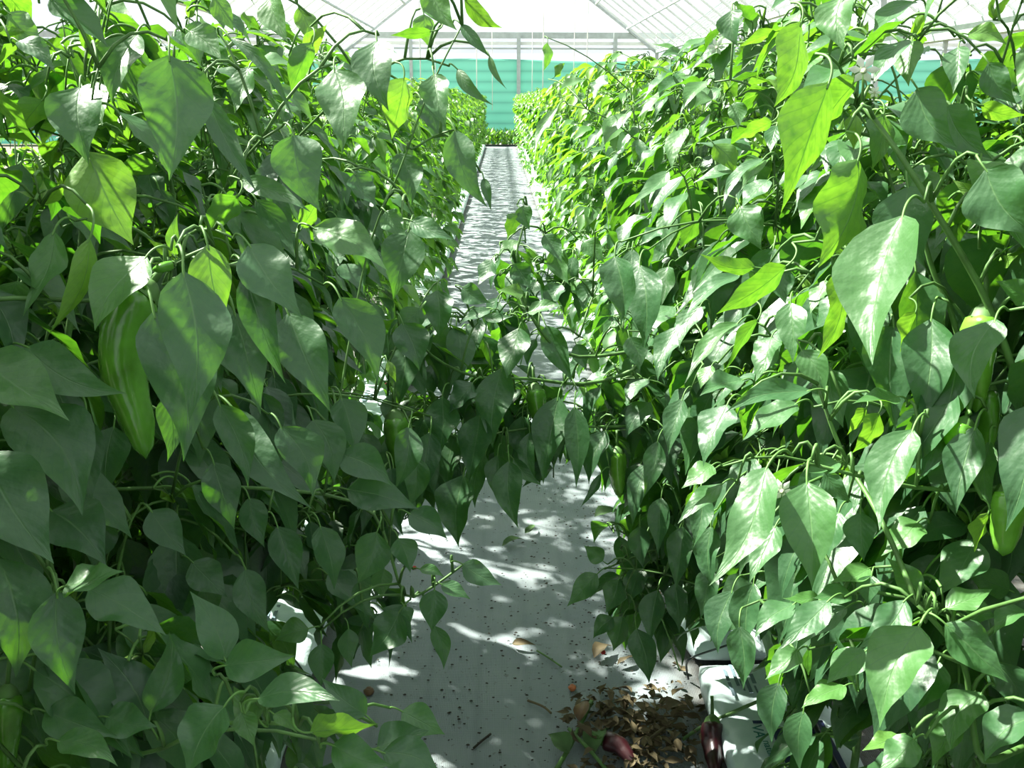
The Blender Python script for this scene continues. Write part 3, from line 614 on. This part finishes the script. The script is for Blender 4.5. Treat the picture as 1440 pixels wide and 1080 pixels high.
# fruits and flowers on the near plants
def pxpep(pl, pts, wpx, mat, label=None, lobes=3):
    P = [ray(*p) for p in pts]; pepper_part(pl.root, P, wpx * pts[0][2] / FPX, mat, label, lobes, stem_to=P[0] + nrm(P[0] - P[1]) * .03 + np.array([0, .01, .01]))
    pl.twig(P[0] + nrm(P[0] - P[1]) * .03 + np.array([0, .01, .01]))
pxpep(near_l, [(207, 408, .99), (178, 440, .98), (163, 500, .975), (180, 560, .985), (196, 600, .98), (205, 645, .99)], 64, 'pepper', 'long curled green pepper with a puckered side')
pxpep(near_l, [(10, 972, .93), (8, 1030, .93), (6, 1100, .93)], 40, 'pepper')
pxpep(near_l, [(243, 372, .98), (228, 376, .97), (214, 380, .97)], 15, 'pepper')
pxpep(plants[(-1, 2)], [(556, 585, 1.75), (560, 620, 1.75), (563, 665, 1.76)], 40, 'pepper')
pxpep(lean, [(752, 545, 1.87), (755, 572, 1.87), (762, 602, 1.87)], 28, 'pepper')
pxpep(plants[(1, 3)], [(868, 634, 1.95), (868, 665, 1.95), (872, 700, 1.95)], 26, 'pepper_pale')
pxpep(near_r, [(1420, 688, .95), (1416, 730, .95), (1410, 782, .95)], 50, 'pepper_pale', 'pale green pepper hanging at the right edge', 4)
pxpep(near_r, [(1384, 440, .99), (1376, 500, .99), (1372, 580, .99)], 52, 'pepper_pale')
pxpep(near_r, [(1388, 545, 1.0), (1390, 600, 1.0), (1386, 640, 1.0)], 34, 'pepper')
pxpep(near_r, [(1356, 596, .97), (1348, 615, .97), (1344, 636, .97)], 42, 'pepper', 'small round green pepper')
for (x, y, D, sz, pl) in ((1215, 98, .96, .032, near_r), (1100, 690, .93, .024, near_r), (1008, 66, 1.6, .03, plants[(1, 1)]), (1230, 130, .99, .014, near_r), (435, 235, 1.3, .02, plants[(-1, 1)])):
    p = ray(x, y, D); flower_part(pl.root, p, sz, toc(p) + np.array([0, 0, -.3])); pl.twig(p + (0, 0.004, .004), .01, (.0018, .0012))

LAB = {(-1, 0): 'nearest pepper plant of the left row, large shaded leaves and a long curled green pepper',
       (-1, 1): 'second pepper plant of the left row, its low shoot reaching over the pale path',
       (-1, 2): 'third pepper plant of the left row, behind the low shoot over the path',
       (-1, 3): 'fourth pepper plant of the left row, dark leaves opposite the leaning plant',
       (-1, 4): 'fifth pepper plant of the left row, just beyond the leaning plant',
       (-1, 5): 'sixth pepper plant of the left row, half hidden by nearer leaves',
       (-1, 6): 'seventh pepper plant of the left row, last with clearly separate leaves',
       (1, 0): 'nearest pepper plant of the right row, bright leaves, white flowers and pale green peppers',
       (1, 1): 'second pepper plant of the right row, sunlit leaves pointing towards the path',
       (1, 2): 'leaning pepper plant of the right row whose branches cross the path',
       (1, 3): 'fourth pepper plant of the right row, low shaded leaves over the path edge',
       (1, 4): 'fifth pepper plant of the right row, behind the leaning plant',
       (1, 5): 'sixth pepper plant of the right row, sunlit top above the leaning plant',
       (1, 6): 'seventh pepper plant of the right row, last with clearly separate leaves'}
for k, pl in plants.items(): pl.finish(LAB[k])

# ------------------------------------------------------------------ pepper plants further down the rows
def proto(seed, nleaf, nu, nv, hgt, hx, pet):
    r = np.random.default_rng(seed); st = MB(); lf = MB(); nodes = []
    fork = np.array([0, 0, .28]); st.tube([(0, 0, -.03), (0, 0, .14), fork], .008, 5)
    for a in (0.3, 2.5, 4.4):
        P = [fork + np.array([math.cos(a) * .17 * t ** .6, math.sin(a) * .15 * t ** .6, t * (hgt - .4)]) for t in np.linspace(0, 1, 5)]
        st.tube(P, [.007, .006, .005, .004, .003], 5); nodes += P[1:]
    k = 0
    while k < nleaf:
        z = .12 + (hgt - .12) * r.beta(1.45, 1.0); a = r.uniform(0, 6.283); q = math.sqrt(r.uniform(.2, 1))
        p = np.array([math.cos(a) * hx * q * (1 if z > .5 else .95), math.sin(a) * .27 * q, z])
        A = np.array(nodes); n = A[np.linalg.norm(A - p, axis=1).argmin()]; st.tube([n, (n + p) / 2 + (0, 0, .02), p], .002, 3)
        for _ in range(r.integers(4, 7)):
            b = a + r.uniform(-1.6, 1.6); o2 = np.array([math.cos(b), math.sin(b), 0]); L = r.uniform(.08, .14) if z < hgt - .25 else r.uniform(.06, .1)
            d = nrm(o2 * .75 + np.array([0, 0, -r.uniform(.3, 1.5)]) + r.normal(0, .2, 3)); p0 = p + o2 * .03
            if (p0 + d * L)[2] < .03: continue
            l, root = make_leaf(p0, p0 + d * L, L * .5, o2 * .5 + np.array([0, 0, .9]) + r.normal(0, .2, 3), min(1, r.uniform(.25, .85) + (.25 if z > hgt - .25 else 0)), r, nu, nv, pet=pet, petr=.0018)  # tone range raised so distant foliage looks sunnier: light put into its colour
            lf.addleaf(l); k += 1
    return st.mesh('stem', [M['stem']]), lf.mesh('foliage', [M['leaf_far'], M['petiole']])
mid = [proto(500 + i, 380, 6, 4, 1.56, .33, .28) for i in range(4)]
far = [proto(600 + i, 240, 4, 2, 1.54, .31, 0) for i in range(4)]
def place(pr, x, y, label, group, sc=1.0, rot=0.0, z=0.105):
    root = empty('pepper_plant', (x, y, z)); root.rotation_euler = (0, 0, rot); root.scale = (sc, sc, sc)
    s = bpy.data.objects.new('stem', pr[0]); f = bpy.data.objects.new('foliage', pr[1])
    for o in (s, f): COL.objects.link(o); o.parent = root
    f['kind'] = 'stuff'; tag(root, label, 'plant', group)
k = 0
for side in (-1, 1):
    for yb in (0.30, -0.15, -0.6, -1.05, -1.5):  # unseen plants continuing both rows, added to keep sky light off the near leaves
        place(mid[k % 4], side * (ROWX + .04), yb, 'unseen pepper plant of the %s row beside and behind the viewpoint, added to block sky light' % ('left' if side < 0 else 'right'), 'unseen pepper plants added at the near end of the %s row' % ('left' if side < 0 else 'right'), 1.0, 0.2 * k); k += 1
y = 3.56; k = 0
while y < 31.2:
    for side in (-1, 1):
        nm = 'left' if side < 0 else 'right'; rg = RNG
        if y < 9: g = 'pepper plants in the middle of the %s row' % nm; lb = 'leafy green pepper plant in the middle stretch of the %s row' % nm
        else: g = 'distant pepper plants of the %s row' % nm; lb = 'distant pepper plant at the far stretch of the %s row' % nm
        place((mid if y < 9 else far)[k % 4], side * (ROWX + (0.0 if y < 9 else .04)) + rg.uniform(-.02, .02), y + rg.uniform(-.03, .03), lb, g, rg.uniform(.92, .99) if side < 0 else rg.uniform(.95, 1.03), rg.choice([0, math.pi]) + rg.uniform(-.25, .25)); k += 1
    y += 0.42
for side in (-1, 1):
    y = 2.0
    while y < 31:
        place(far[k % 4], side * 2.25, y, 'pepper plant in the neighbouring row behind the %s row' % ('left' if side < 0 else 'right'), 'pepper plants of the neighbouring row on the %s' % ('left' if side < 0 else 'right'), RNG.uniform(.9, 1.0), RNG.uniform(0, 6.28), 0.03); k += 1
        y += 0.72

# ------------------------------------------------------------------ ground, path and grow bags
def struct(mb, name, mats, origin=(0, 0, 0), smooth=False):
    o = mb.obj(name, mats, None, origin, smooth); o['kind'] = 'structure'; return o
mb = MB(); nx, ny = 40, 140; V = []; F = []
for j in range(ny + 1):
    for i in range(nx + 1):
        x = -3 + 6 * i / nx; yy = -2.6 + 34.4 * j / ny
        V.append((x, yy, 0.004 * math.sin(x * 7 + yy * 3) * math.sin(yy * 2.3)))
for j in range(ny):
    for i in range(nx): a = j * (nx + 1) + i; F.append((a, a + 1, a + nx + 2, a + nx + 1))
mb.add(V, F); struct(mb, 'floor', M['floor'], smooth=True)
M['soil'] = simple('bare_soil', (0.12, 0.11, 0.07), 0.95, 0.4, 3)
mb = MB(); mb.box((-60, -12, -.12), (60, 90, -.02)); struct(mb, 'ground', M['soil'])
mb = MB(); mb.box((-3, 31.76, -.05), (3, 31.86, 0.07)); struct(mb, 'trim_path_end', M['tube'])

def bag_mesh(seed):
    r = np.random.default_rng(seed); mb = MB(); nu, nv = 22, 24; V = []; F = []; L, W, H = .98, .30, .10
    for i in range(nu + 1):
        t = i / nu; e = min(1, (min(t, 1 - t) / .10) ** .5) if 0 < t < 1 else 0
        for j in range(nv):
            a = 2 * math.pi * j / nv; ca, sa = math.cos(a), math.sin(a)
            x = W / 2 * math.copysign(abs(ca) ** .55, ca) * (.9 + .1 * e); z = H / 2 * math.copysign(abs(sa) ** .6, sa) * (.12 + .88 * e)
            z += (.004 * math.sin(t * 23 + a * 3) + .003 * math.sin(t * 41 - a * 5)) * e; x += .003 * math.sin(t * 31 + a * 2) * e
            V.append((x, (t - .5) * L, z + H / 2))
    for i in range(nu):
        for j in range(nv): F.append((i * nv + j, i * nv + (j + 1) % nv, (i + 1) * nv + (j + 1) % nv, (i + 1) * nv + j))
    F.append(tuple(range(nv))[::-1]); F.append(tuple(nu * nv + j for j in range(nv)))
    mb.add(V, F); me = mb.mesh('grow_bag', [M['bag']]); return me
bm = [bag_mesh(i) for i in range(3)]
def flat_text(body, size, mat, parent, loc, rz, name='printed_text'):
    c = bpy.data.curves.new(name, 'FONT'); c.body = body; c.size = size; c.extrude = 0.0003
    c.materials.append(M[mat]); t0 = bpy.data.objects.new(name, c); me = bpy.data.meshes.new_from_object(t0); bpy.data.objects.remove(t0)
    t = bpy.data.objects.new(name, me); COL.objects.link(t); t.parent = parent; t.location = loc; t.rotation_euler = (0, 0, rz); return t
def printed(parent, rects, name='printed_band', mat='navy_ink', z=0.1045):
    mb = MB()
    for x0, y0, x1, y1 in rects: mb.box((x0, y0, 0), (x1, y1, .0006))
    o = mb.obj(name, M[mat], None, (0, 0, 0), False); o.parent = parent; o.location = (0, 0, z); return o
bags = []
for side in (-1, 1):
    for i in range(30):
        yb = (0.62 if side > 0 else 1.15) + i * 1.02; o = bpy.data.objects.new('grow_bag', bm[i % 3]); COL.objects.link(o); o.location = (side * 0.66, yb, 0.002)
        nm = 'left' if side < 0 else 'right'; ordn = ['nearest', 'second', 'third', 'fourth']
        if i < 4: tag(o, '%s white plastic grow bag lying under the %s row of peppers' % (ordn[i], nm), 'grow bag', 'white grow bags under the %s row' % nm); bags.append((side, i, o))
        else: tag(o, 'distant white grow bag under the %s row of peppers' % nm, 'grow bag', 'distant grow bags under the %s row' % nm)
for side, i, o in bags:
    if side > 0:
        printed(o, [(-.098, .29, -.090, .345), (-.098, .352, -.090, .40), (-.078, .33, -.070, .42), (-.066, .31, -.061, .36), (-.066, .37, -.061, .42), (-.054, .30, -.044, .37), (-.036, .30, -.031, .33), (-.036, .34, -.026, .38)], 'printed_lines', 'grey_ink')
        printed(o, [(-.075, .185, .09, .195), (-.040, -.40, -.030, .185), (-.030, .03, .09, .185)], 'printed_band', 'navy_ink')
        flat_text('VA', .036, 'teal_ink', o, (-.082, .18, .1045), R(-90)); flat_text('natural b', .026, 'teal_ink', o, (-.070, .125, .1045), R(-90))
        printed(o, [(-.125, -.39, -.085, -.33)], 'printed_mark', 'red_ink')
    else:
        printed(o, [(-.02, .05, .0, .22), (.01, .08, .02, .2)], 'printed_lines', 'grey_ink')
        printed(o, [(.05, .30, .08, .36)], 'printed_mark', 'red_ink')

# drip lines and the small tubes that loop from them
for side in (-1, 1):
    mb = MB(); mb.tube([(side * .72, yy, .118 + .004 * math.sin(yy * 5)) for yy in np.arange(.4, 31.4, .25)], .008, 6)
    tag(mb.obj('drip_line', M['tube'], None, (side * .72, 0.4, .118)), 'black drip hose lying along the white bags of the %s row' % ('left' if side < 0 else 'right'), 'hose')
def tubeline(name, pts, r, mat, label, cat, group=None):
    mb = MB(); Q = [np.asarray(p, float) for p in pts]
    P = []
    for i in range(len(Q) - 1): P += [Q[i] * (1 - t) + Q[i + 1] * t for t in (0, .25, .5, .75)]
    P.append(Q[-1])
    for _ in range(4): P = [P[0]] + [(P[i - 1] + 2 * P[i] + P[i + 1]) / 4 for i in range(1, len(P) - 1)] + [P[-1]]
    mb.tube(P, r, 6); o = mb.obj(name, M[mat], None, P[0]); tag(o, label, cat, group); return o
g = lambda x, y, z: ground(x, y, z)
tubeline('drip_tube', [g(968, 955, .01), g(964, 935, .06), g(968, 926, .112), g(990, 918, .112), g(1030, 905, .112)], .003, 'tube', 'thin black drip tube looping over the nearest right bag', 'hose')
tubeline('drip_tube', [g(412, 925, .112), g(420, 935, .11), g(430, 950, .09), g(436, 962, .03)], .003, 'tube', 'thin black drip tube on the nearest left bag', 'hose')
tubeline('drip_tube', [g(966, 838, .112), g(975, 832, .112), g(990, 826, .112)], .003, 'tube', 'thin black drip tube on the second right bag', 'hose')
tubeline('drip_tube', [g(508, 612, .11), g(520, 600, .13), g(538, 582, .112)], .004, 'tube', 'black drip tube on the left bag glimpsed between dark leaves', 'hose')
tubeline('cut_stem', [g(960, 1040, .03), g(985, 1022, .05), g(1030, 1002, .1), g(1075, 982, .14), g(1110, 972, .16)], .0045, 'stem', 'green cut stem leaning from the litter onto the right bag', 'stem')
tubeline('cut_stem', [g(780, 1085, .012), g(802, 1050, .02), g(818, 1015, .03), g(832, 985, .02)], .006, 'stem', 'brown-green cut stem standing out at the left of the litter heap', 'stem')
tubeline('cut_stem', [g(742, 985, .008), g(765, 993, .01), g(775, 1003, .008)], .003, 'dry', 'pale dry stalk lying alone on the path', 'stem')
tubeline('cut_stem', [g(666, 1052, .008), g(676, 1043, .01), g(690, 1032, .008)], .003, 'dirt_bits', 'dark twig lying alone at the bottom of the path', 'stem')
tubeline('cut_stem', [g(755, 915, .008), g(772, 925, .01), g(790, 938, .008)], .0025, 'stem', 'thin green stalk with a yellow end on the path', 'stem')
tubeline('cut_stem', [g(800, 1025, .03), g(830, 1055, .04), g(855, 1085, .03)], .005, 'stem', 'dull green stalk crossing the litter heap towards the bottom edge', 'stem')
tubeline('cut_stem', [g(905, 1045, .04), g(925, 1030, .05), g(950, 1012, .04)], .004, 'dry', 'pale dry stalk on top of the litter heap', 'stem')

# litter
def chip(mb, p, s, r, mi=0, flat=.25):
    k = r.integers(5, 8); a0 = r.uniform(0, 6.28); V = [p + np.array([0, 0, s * flat])]
    for j in range(k):
        a = a0 + 2 * math.pi * j / k; q = s * r.uniform(.5, 1.1); V.append(p + np.array([math.cos(a) * q, math.sin(a) * q * r.uniform(.5, 1), r.uniform(0, .2) * s * flat]))
    mb.add(V, [(0, 1 + j, 1 + (j + 1) % k) for j in range(k)], 0.5, None, mi)
r = np.random.default_rng(11); mb = MB()
for _ in range(1500):
    yy = 1.55 + 3.6 * r.beta(1, 1.6); cx = r.choice([-.15, .1, .32, .4]); x = cx + r.normal(0, .12)
    if abs(x) < .5: chip(mb, np.array([x, yy, .006]), r.uniform(.0018, .0065), r, 0, .6)
tag(mb.obj('dirt_crumbs', M['dirt_bits']), 'dark crumbs of soil and leaf scattered over the pale path', 'crumbs', None, 'stuff')
def dried(mb, p, L, r, mat_i=0):
    a = r.uniform(0, 6.28); d = nrm([math.cos(a), math.sin(a), r.uniform(-.15, .2)])
    l, _ = make_leaf(p, p + d * L, L * r.uniform(.3, .5), (r.normal(0, .4), r.normal(0, .4), 1), .5, r, 6, 4, bend=r.uniform(-1.6, 1.6), fold=r.uniform(.3, 1.2), pet=0)
    mb.addleaf(l)
mb = MB()
for _ in range(420):
    x, y2 = r.normal(900, 48), r.normal(1035, 34)
    if not (795 < x < 985 and 972 < y2 < 1110): continue
    p = g(x, y2, 0.0); p[2] = r.uniform(.012, .05) * (1 if y2 > 995 else .5); dried(mb, p, r.uniform(.012, .05), r)
for _ in range(90):
    p = np.array([r.uniform(.44, .56), r.uniform(1.6, 3.2), .015]); dried(mb, p, r.uniform(.015, .04), r)
tag(mb.obj('leaf_litter', [M['dry']]), 'heap of dried brown leaves beside the right grow bag', 'dry leaves', None, 'stuff')
M['rot'] = simple('brown_fruit', (0.13, 0.075, 0.035), 0.5, 0.4, 40)
M['wilted'] = simple('wilted_green_leaf', (0.05, 0.11, 0.03), 0.7, 0.4, 20)
def single(x, y2, L, ang, mat, label, z=.012, W=.45):
    p = g(x, y2, z); d = np.array([math.cos(ang), math.sin(ang), .05]); mb = MB(); rr = np.random.default_rng(int(x * 7 + y2))
    l, _ = make_leaf(p, p + d * L, L * W, (rr.normal(0, .3), rr.normal(0, .3), 1), .5, rr, 8, 4, bend=rr.uniform(.6, 1.6), fold=.5, pet=0)
    mb.addleaf(l); tag(mb.obj('fallen_leaf', [M[mat]], None, p), label, 'leaf', 'single leaves fallen on the path')
single(836, 727, .11, .3, 'wilted', 'curled green leaf lying on the path below the pale hanging pepper', .02)
single(870, 733, .08, 1.2, 'wilted', 'dark green leaf on the path right beside the right row', .02)
single(706, 768, .09, .4, 'wilted', 'wilted olive leaf on the path below the dangling leaves, left one', .012, .35)
single(738, 750, .07, 1.0, 'wilted', 'wilted olive leaf on the path just behind another wilted one', .012, .35)
single(720, 905, .07, -.2, 'dry', 'pale dry leaf in the middle of the near path', .012, .3)
single(835, 925, .08, .7, 'dry', 'crumpled tan leaf on the path beside a red scrap', .015)
single(868, 935, .07, .6, 'dry', 'thin tan leaf near the low shaded shoot', .012, .3)
single(815, 1015, .08, 1.3, 'rot', 'reddish brown curled leaf at the left end of the litter heap', .03)
single(940, 1000, .05, .4, 'dry', 'broad tan leaf on top of the litter heap', .06, .8)
single(835, 1060, .1, 1.0, 'wilted', 'dull green leaf under the stalks of the litter heap', .03, .6)
single(800, 1060, .08, 2.2, 'wilted', 'dark green leaf at the bottom left of the litter heap', .025, .6)
M['red_scrap'] = simple('red_scrap', (0.45, 0.03, 0.02), 0.5, 0.3)
M['orange_scrap'] = simple('orange_scrap', (0.45, 0.14, 0.05), 0.5, 0.3)
def blob(name, x, y2, s, mat, label, cat, z=.0, sq=.75):
    p = g(x, y2, z + s * .5 * sq); mb = MB(); V = []; F = []; nu, nv = 10, 14; rr = np.random.default_rng(int(x))
    for i in range(nu + 1):
        th = math.pi * i / nu
        for j in range(nv):
            a = 2 * math.pi * j / nv; q = s / 2 * (1 + .1 * math.sin(3 * a + i) + .05 * math.sin(5 * a - 2 * i)) * (1 - .35 * math.exp(-(th / .35) ** 2))
            V.append(p + q * np.array([math.sin(th) * math.cos(a), math.sin(th) * math.sin(a), math.cos(th) * sq]))
    for i in range(nu):
        for j in range(nv): F.append((i * nv + j, (i + 1) * nv + j, (i + 1) * nv + (j + 1) % nv, i * nv + (j + 1) % nv))
    mb.add(V, F); tag(mb.obj(name, M[mat], None, p), label, cat)
blob('dried_fruit', 519, 972, .028, 'rot', 'small brown dried fruit on the sunlit left of the path', 'fruit')
blob('fruit_scrap', 848, 917, .016, 'red_scrap', 'bright red scrap beside the crumpled tan leaf', 'scrap', .01)
blob('fruit_scrap', 805, 967, .022, 'orange_scrap', 'orange brown scrap at the edge of the sunlit patch', 'scrap')
blob('fruit_scrap', 583, 798, .014, 'red_scrap', 'tiny red scrap on the path behind the low left shoot', 'scrap')
def ground_pepper(pts, wm, mat, label):
    root = empty('fallen_pepper', ground(pts[0][0], pts[0][1], pts[0][2])); P = [ground(*p) for p in pts]
    pepper_part(root, P, wm, mat, None, 3, name='fruit_body'); tag(root, label, 'pepper', 'red peppers fallen on the ground')
ground_pepper([(1002, 1012, .09), (1002, 1045, .05), (1008, 1095, .03)], .052, 'pepper_red', 'dark red pepper resting against the printed right bag')
ground_pepper([(848, 1040, .045), (872, 1048, .045), (895, 1078, .03)], .045, 'pepper_red', 'dark purple red pepper lying in the litter heap')

# ------------------------------------------------------------------ weeds before the end wall
mb = MB(); r = np.random.default_rng(21)
for _ in range(9000):
    x = r.uniform(-9, 15); y2 = r.uniform(31.95, 33.35); z0 = -.02; b = r.uniform(0, 6.28); L = r.uniform(.08, .28)
    d = nrm([math.cos(b) * .5, math.sin(b) * .5, 1]); p = np.array([x, y2, z0 + r.uniform(0, .42)])
    s2 = nrm(np.cross(d, (math.cos(b), math.sin(b), 0))) * r.uniform(.02, .05); tip = p + d * L + np.array([math.cos(b), math.sin(b), 0]) * .06
    mb.add([p - s2 * .3, p + s2 * .3, p + d * L * .5 + s2, p + d * L * .5 - s2, tip], [(0, 1, 2, 3), (3, 2, 4)], r.uniform(.7, 1))
tag(mb.obj('weeds', M['leaf_far'], None, (0, 32, 0)), 'strip of bright green weeds in front of the teal end wall', 'weeds', None, 'stuff')

# ------------------------------------------------------------------ greenhouse shell
YE = 34.0; YN = -3.0; GZ = 3.07; GUT = [-16.2, -5.4, 5.4, 10.0, 20.8]; SL = .73
mb = MB(); nx = 120; V = []; F = []
for i in range(nx + 1):
    x = -20 + 47 * i / nx; top = 2.86 - 0.1 * math.sin((x + 1.0) * .35) ** 2
    for z in (0.0, top): 
        V.append((x, YE - .08 - .03 * math.sin(x * 3), z))
for i in range(nx): a = 2 * i; F.append((a, a + 2, a + 3, a + 1))
n0 = len(V); V2 = [(x, y3 + .02, z) for x, y3, z in V]
mb.add(V, F); mb.add(V2, [f[::-1] for f in F])
o = mb.obj('wall_end', M['screen'], None, (0, YE, 0)); o['kind'] = 'structure'
ti = [0]
def trim(mb, mat='metal', nm=None):
    ti[0] += 1; o = struct(mb, 'trim_%d' % ti[0], M[mat]); return o
# end frame rails
for z, h, m_ in ((3.66, .20, 'metal'), (3.42, .10, 'white_metal'), (3.25, .05, 'metal')):
    mb = MB(); mb.beam((-20, YE, z), (27, YE, z - (.14 if z < 3.6 else .1)), .12, h); trim(mb, m_)
mb = MB(); mb.beam((-20, YE - .1, .32), (27, YE - .1, .32), .06, .08); trim(mb, 'metal')
for x in (-16.2, -13, -9.6, -5.4, -3.1, .62, 3.95, 5.4, 9.3, 13.1, 16.2, 20):
    mb = MB(); mb.beam((x, YE - .16, 0), (x, YE - .16, 3.7), .13 if x in (3.95, .62) else .11, .1); trim(mb, 'metal')
# end glazing above the rails, up to each gable
for b in range(4):
    x0, x1 = GUT[b], GUT[b + 1]; xr = (x0 + x1) / 2; zr = GZ + SL * (x1 - xr)
    mb = MB(); mb.add([(x0, YE, 2.7), (x1, YE, 2.7), (x1, YE, GZ), (xr, YE, zr), (x0, YE, GZ)], [(0, 1, 2, 3, 4)]); mb.add([(x0, YE + .006, 2.7), (x1, YE + .006, 2.7), (x1, YE + .006, GZ), (xr, YE + .006, zr), (x0, YE + .006, GZ)], [(4, 3, 2, 1, 0)])
    o = mb.obj('window_%d' % (b + 1), M['glass'], None, (xr, YE, GZ), False); o['kind'] = 'structure'
    for sgn, xe in ((-1, x0), (1, x1)):
        if b == 0 and sgn < 0: continue
        # roof slope glass
        mb = MB(); e = .006
        mb.add([(xr, YN, zr), (xe, YN, GZ), (xe, YE, GZ), (xr, YE, zr)], [(0, 1, 2, 3)]); mb.add([(xr, YN, zr + e), (xe, YN, GZ + e), (xe, YE, GZ + e), (xr, YE, zr + e)], [(3, 2, 1, 0)])
        o = mb.obj('ceiling', M['glass'], None, (xr, 15, zr), False); o['kind'] = 'structure'
        mb = MB()
        for yb in np.arange(YN + .4, YE + .1, 1.2): mb.beam((xr, yb, zr), (xe, yb, GZ), .03, .05)
        trim(mb, 'white_metal')
        mb = MB()
        for t in (.2, .4, .6, .8):
            mb.beam((xr + (xe - xr) * t, YN, zr + (GZ - zr) * t - .04), (xr + (xe - xr) * t, YE, zr + (GZ - zr) * t - .04), .05, .05)
        trim(mb, 'metal')
        mb = MB(); mb.beam((xr, YE - .05, zr), (xe, YE - .05, GZ), .12, .10); trim(mb, 'metal')
    mb = MB(); mb.beam((xr, YN, zr), (xr, YE, zr), .08, .1); trim(mb, 'metal')
for x in GUT[1:4]:
    ww, hh = (.17, .36) if x > 9 else (.06, .09)
    mb = MB(); mb.box((x - ww, YN, GZ + .06 - hh), (x + ww, YE, GZ + .06)); trim(mb, 'gutter')
    for yb in (6, 14, 22, 30):
        mb = MB(); mb.beam((x, yb, 0), (x, yb, GZ - .04), .08, .08); trim(mb, 'metal')
# side walls so the house is closed
for x, nm in ((-20, 'left'), (27, 'right')):
    mb = MB(); mb.box((x - .01, YN, 0), (x + .01, YE, 3.2)); o = mb.obj('wall_' + nm, M['glass'], None, (x, 15, 0), False); o['kind'] = 'structure'
# support strings running up from the plants
for k, (px, D) in enumerate(((692, 27), (670, 20), (763, 18), (806, 16), (824, 14), (748, 24), (591, 11), (612, 15))):
    p = ray(px, 110, D); mb = MB(); mb.tube([(p[0], p[1], 1.2), (p[0] + .01, p[1], 2.4), (p[0], p[1], GZ + SL * (5.4 - abs(p[0])))], .010 if D > 16 else .007, 5)
    tag(mb.obj('support_string', M['string'], None, (p[0], p[1], 1.2)), 'pale vertical support string rising from the distant %s row of plants' % ('left' if p[0] < 0 else 'right'), 'string', 'support strings above the distant %s row' % ('left' if p[0] < 0 else 'right'))
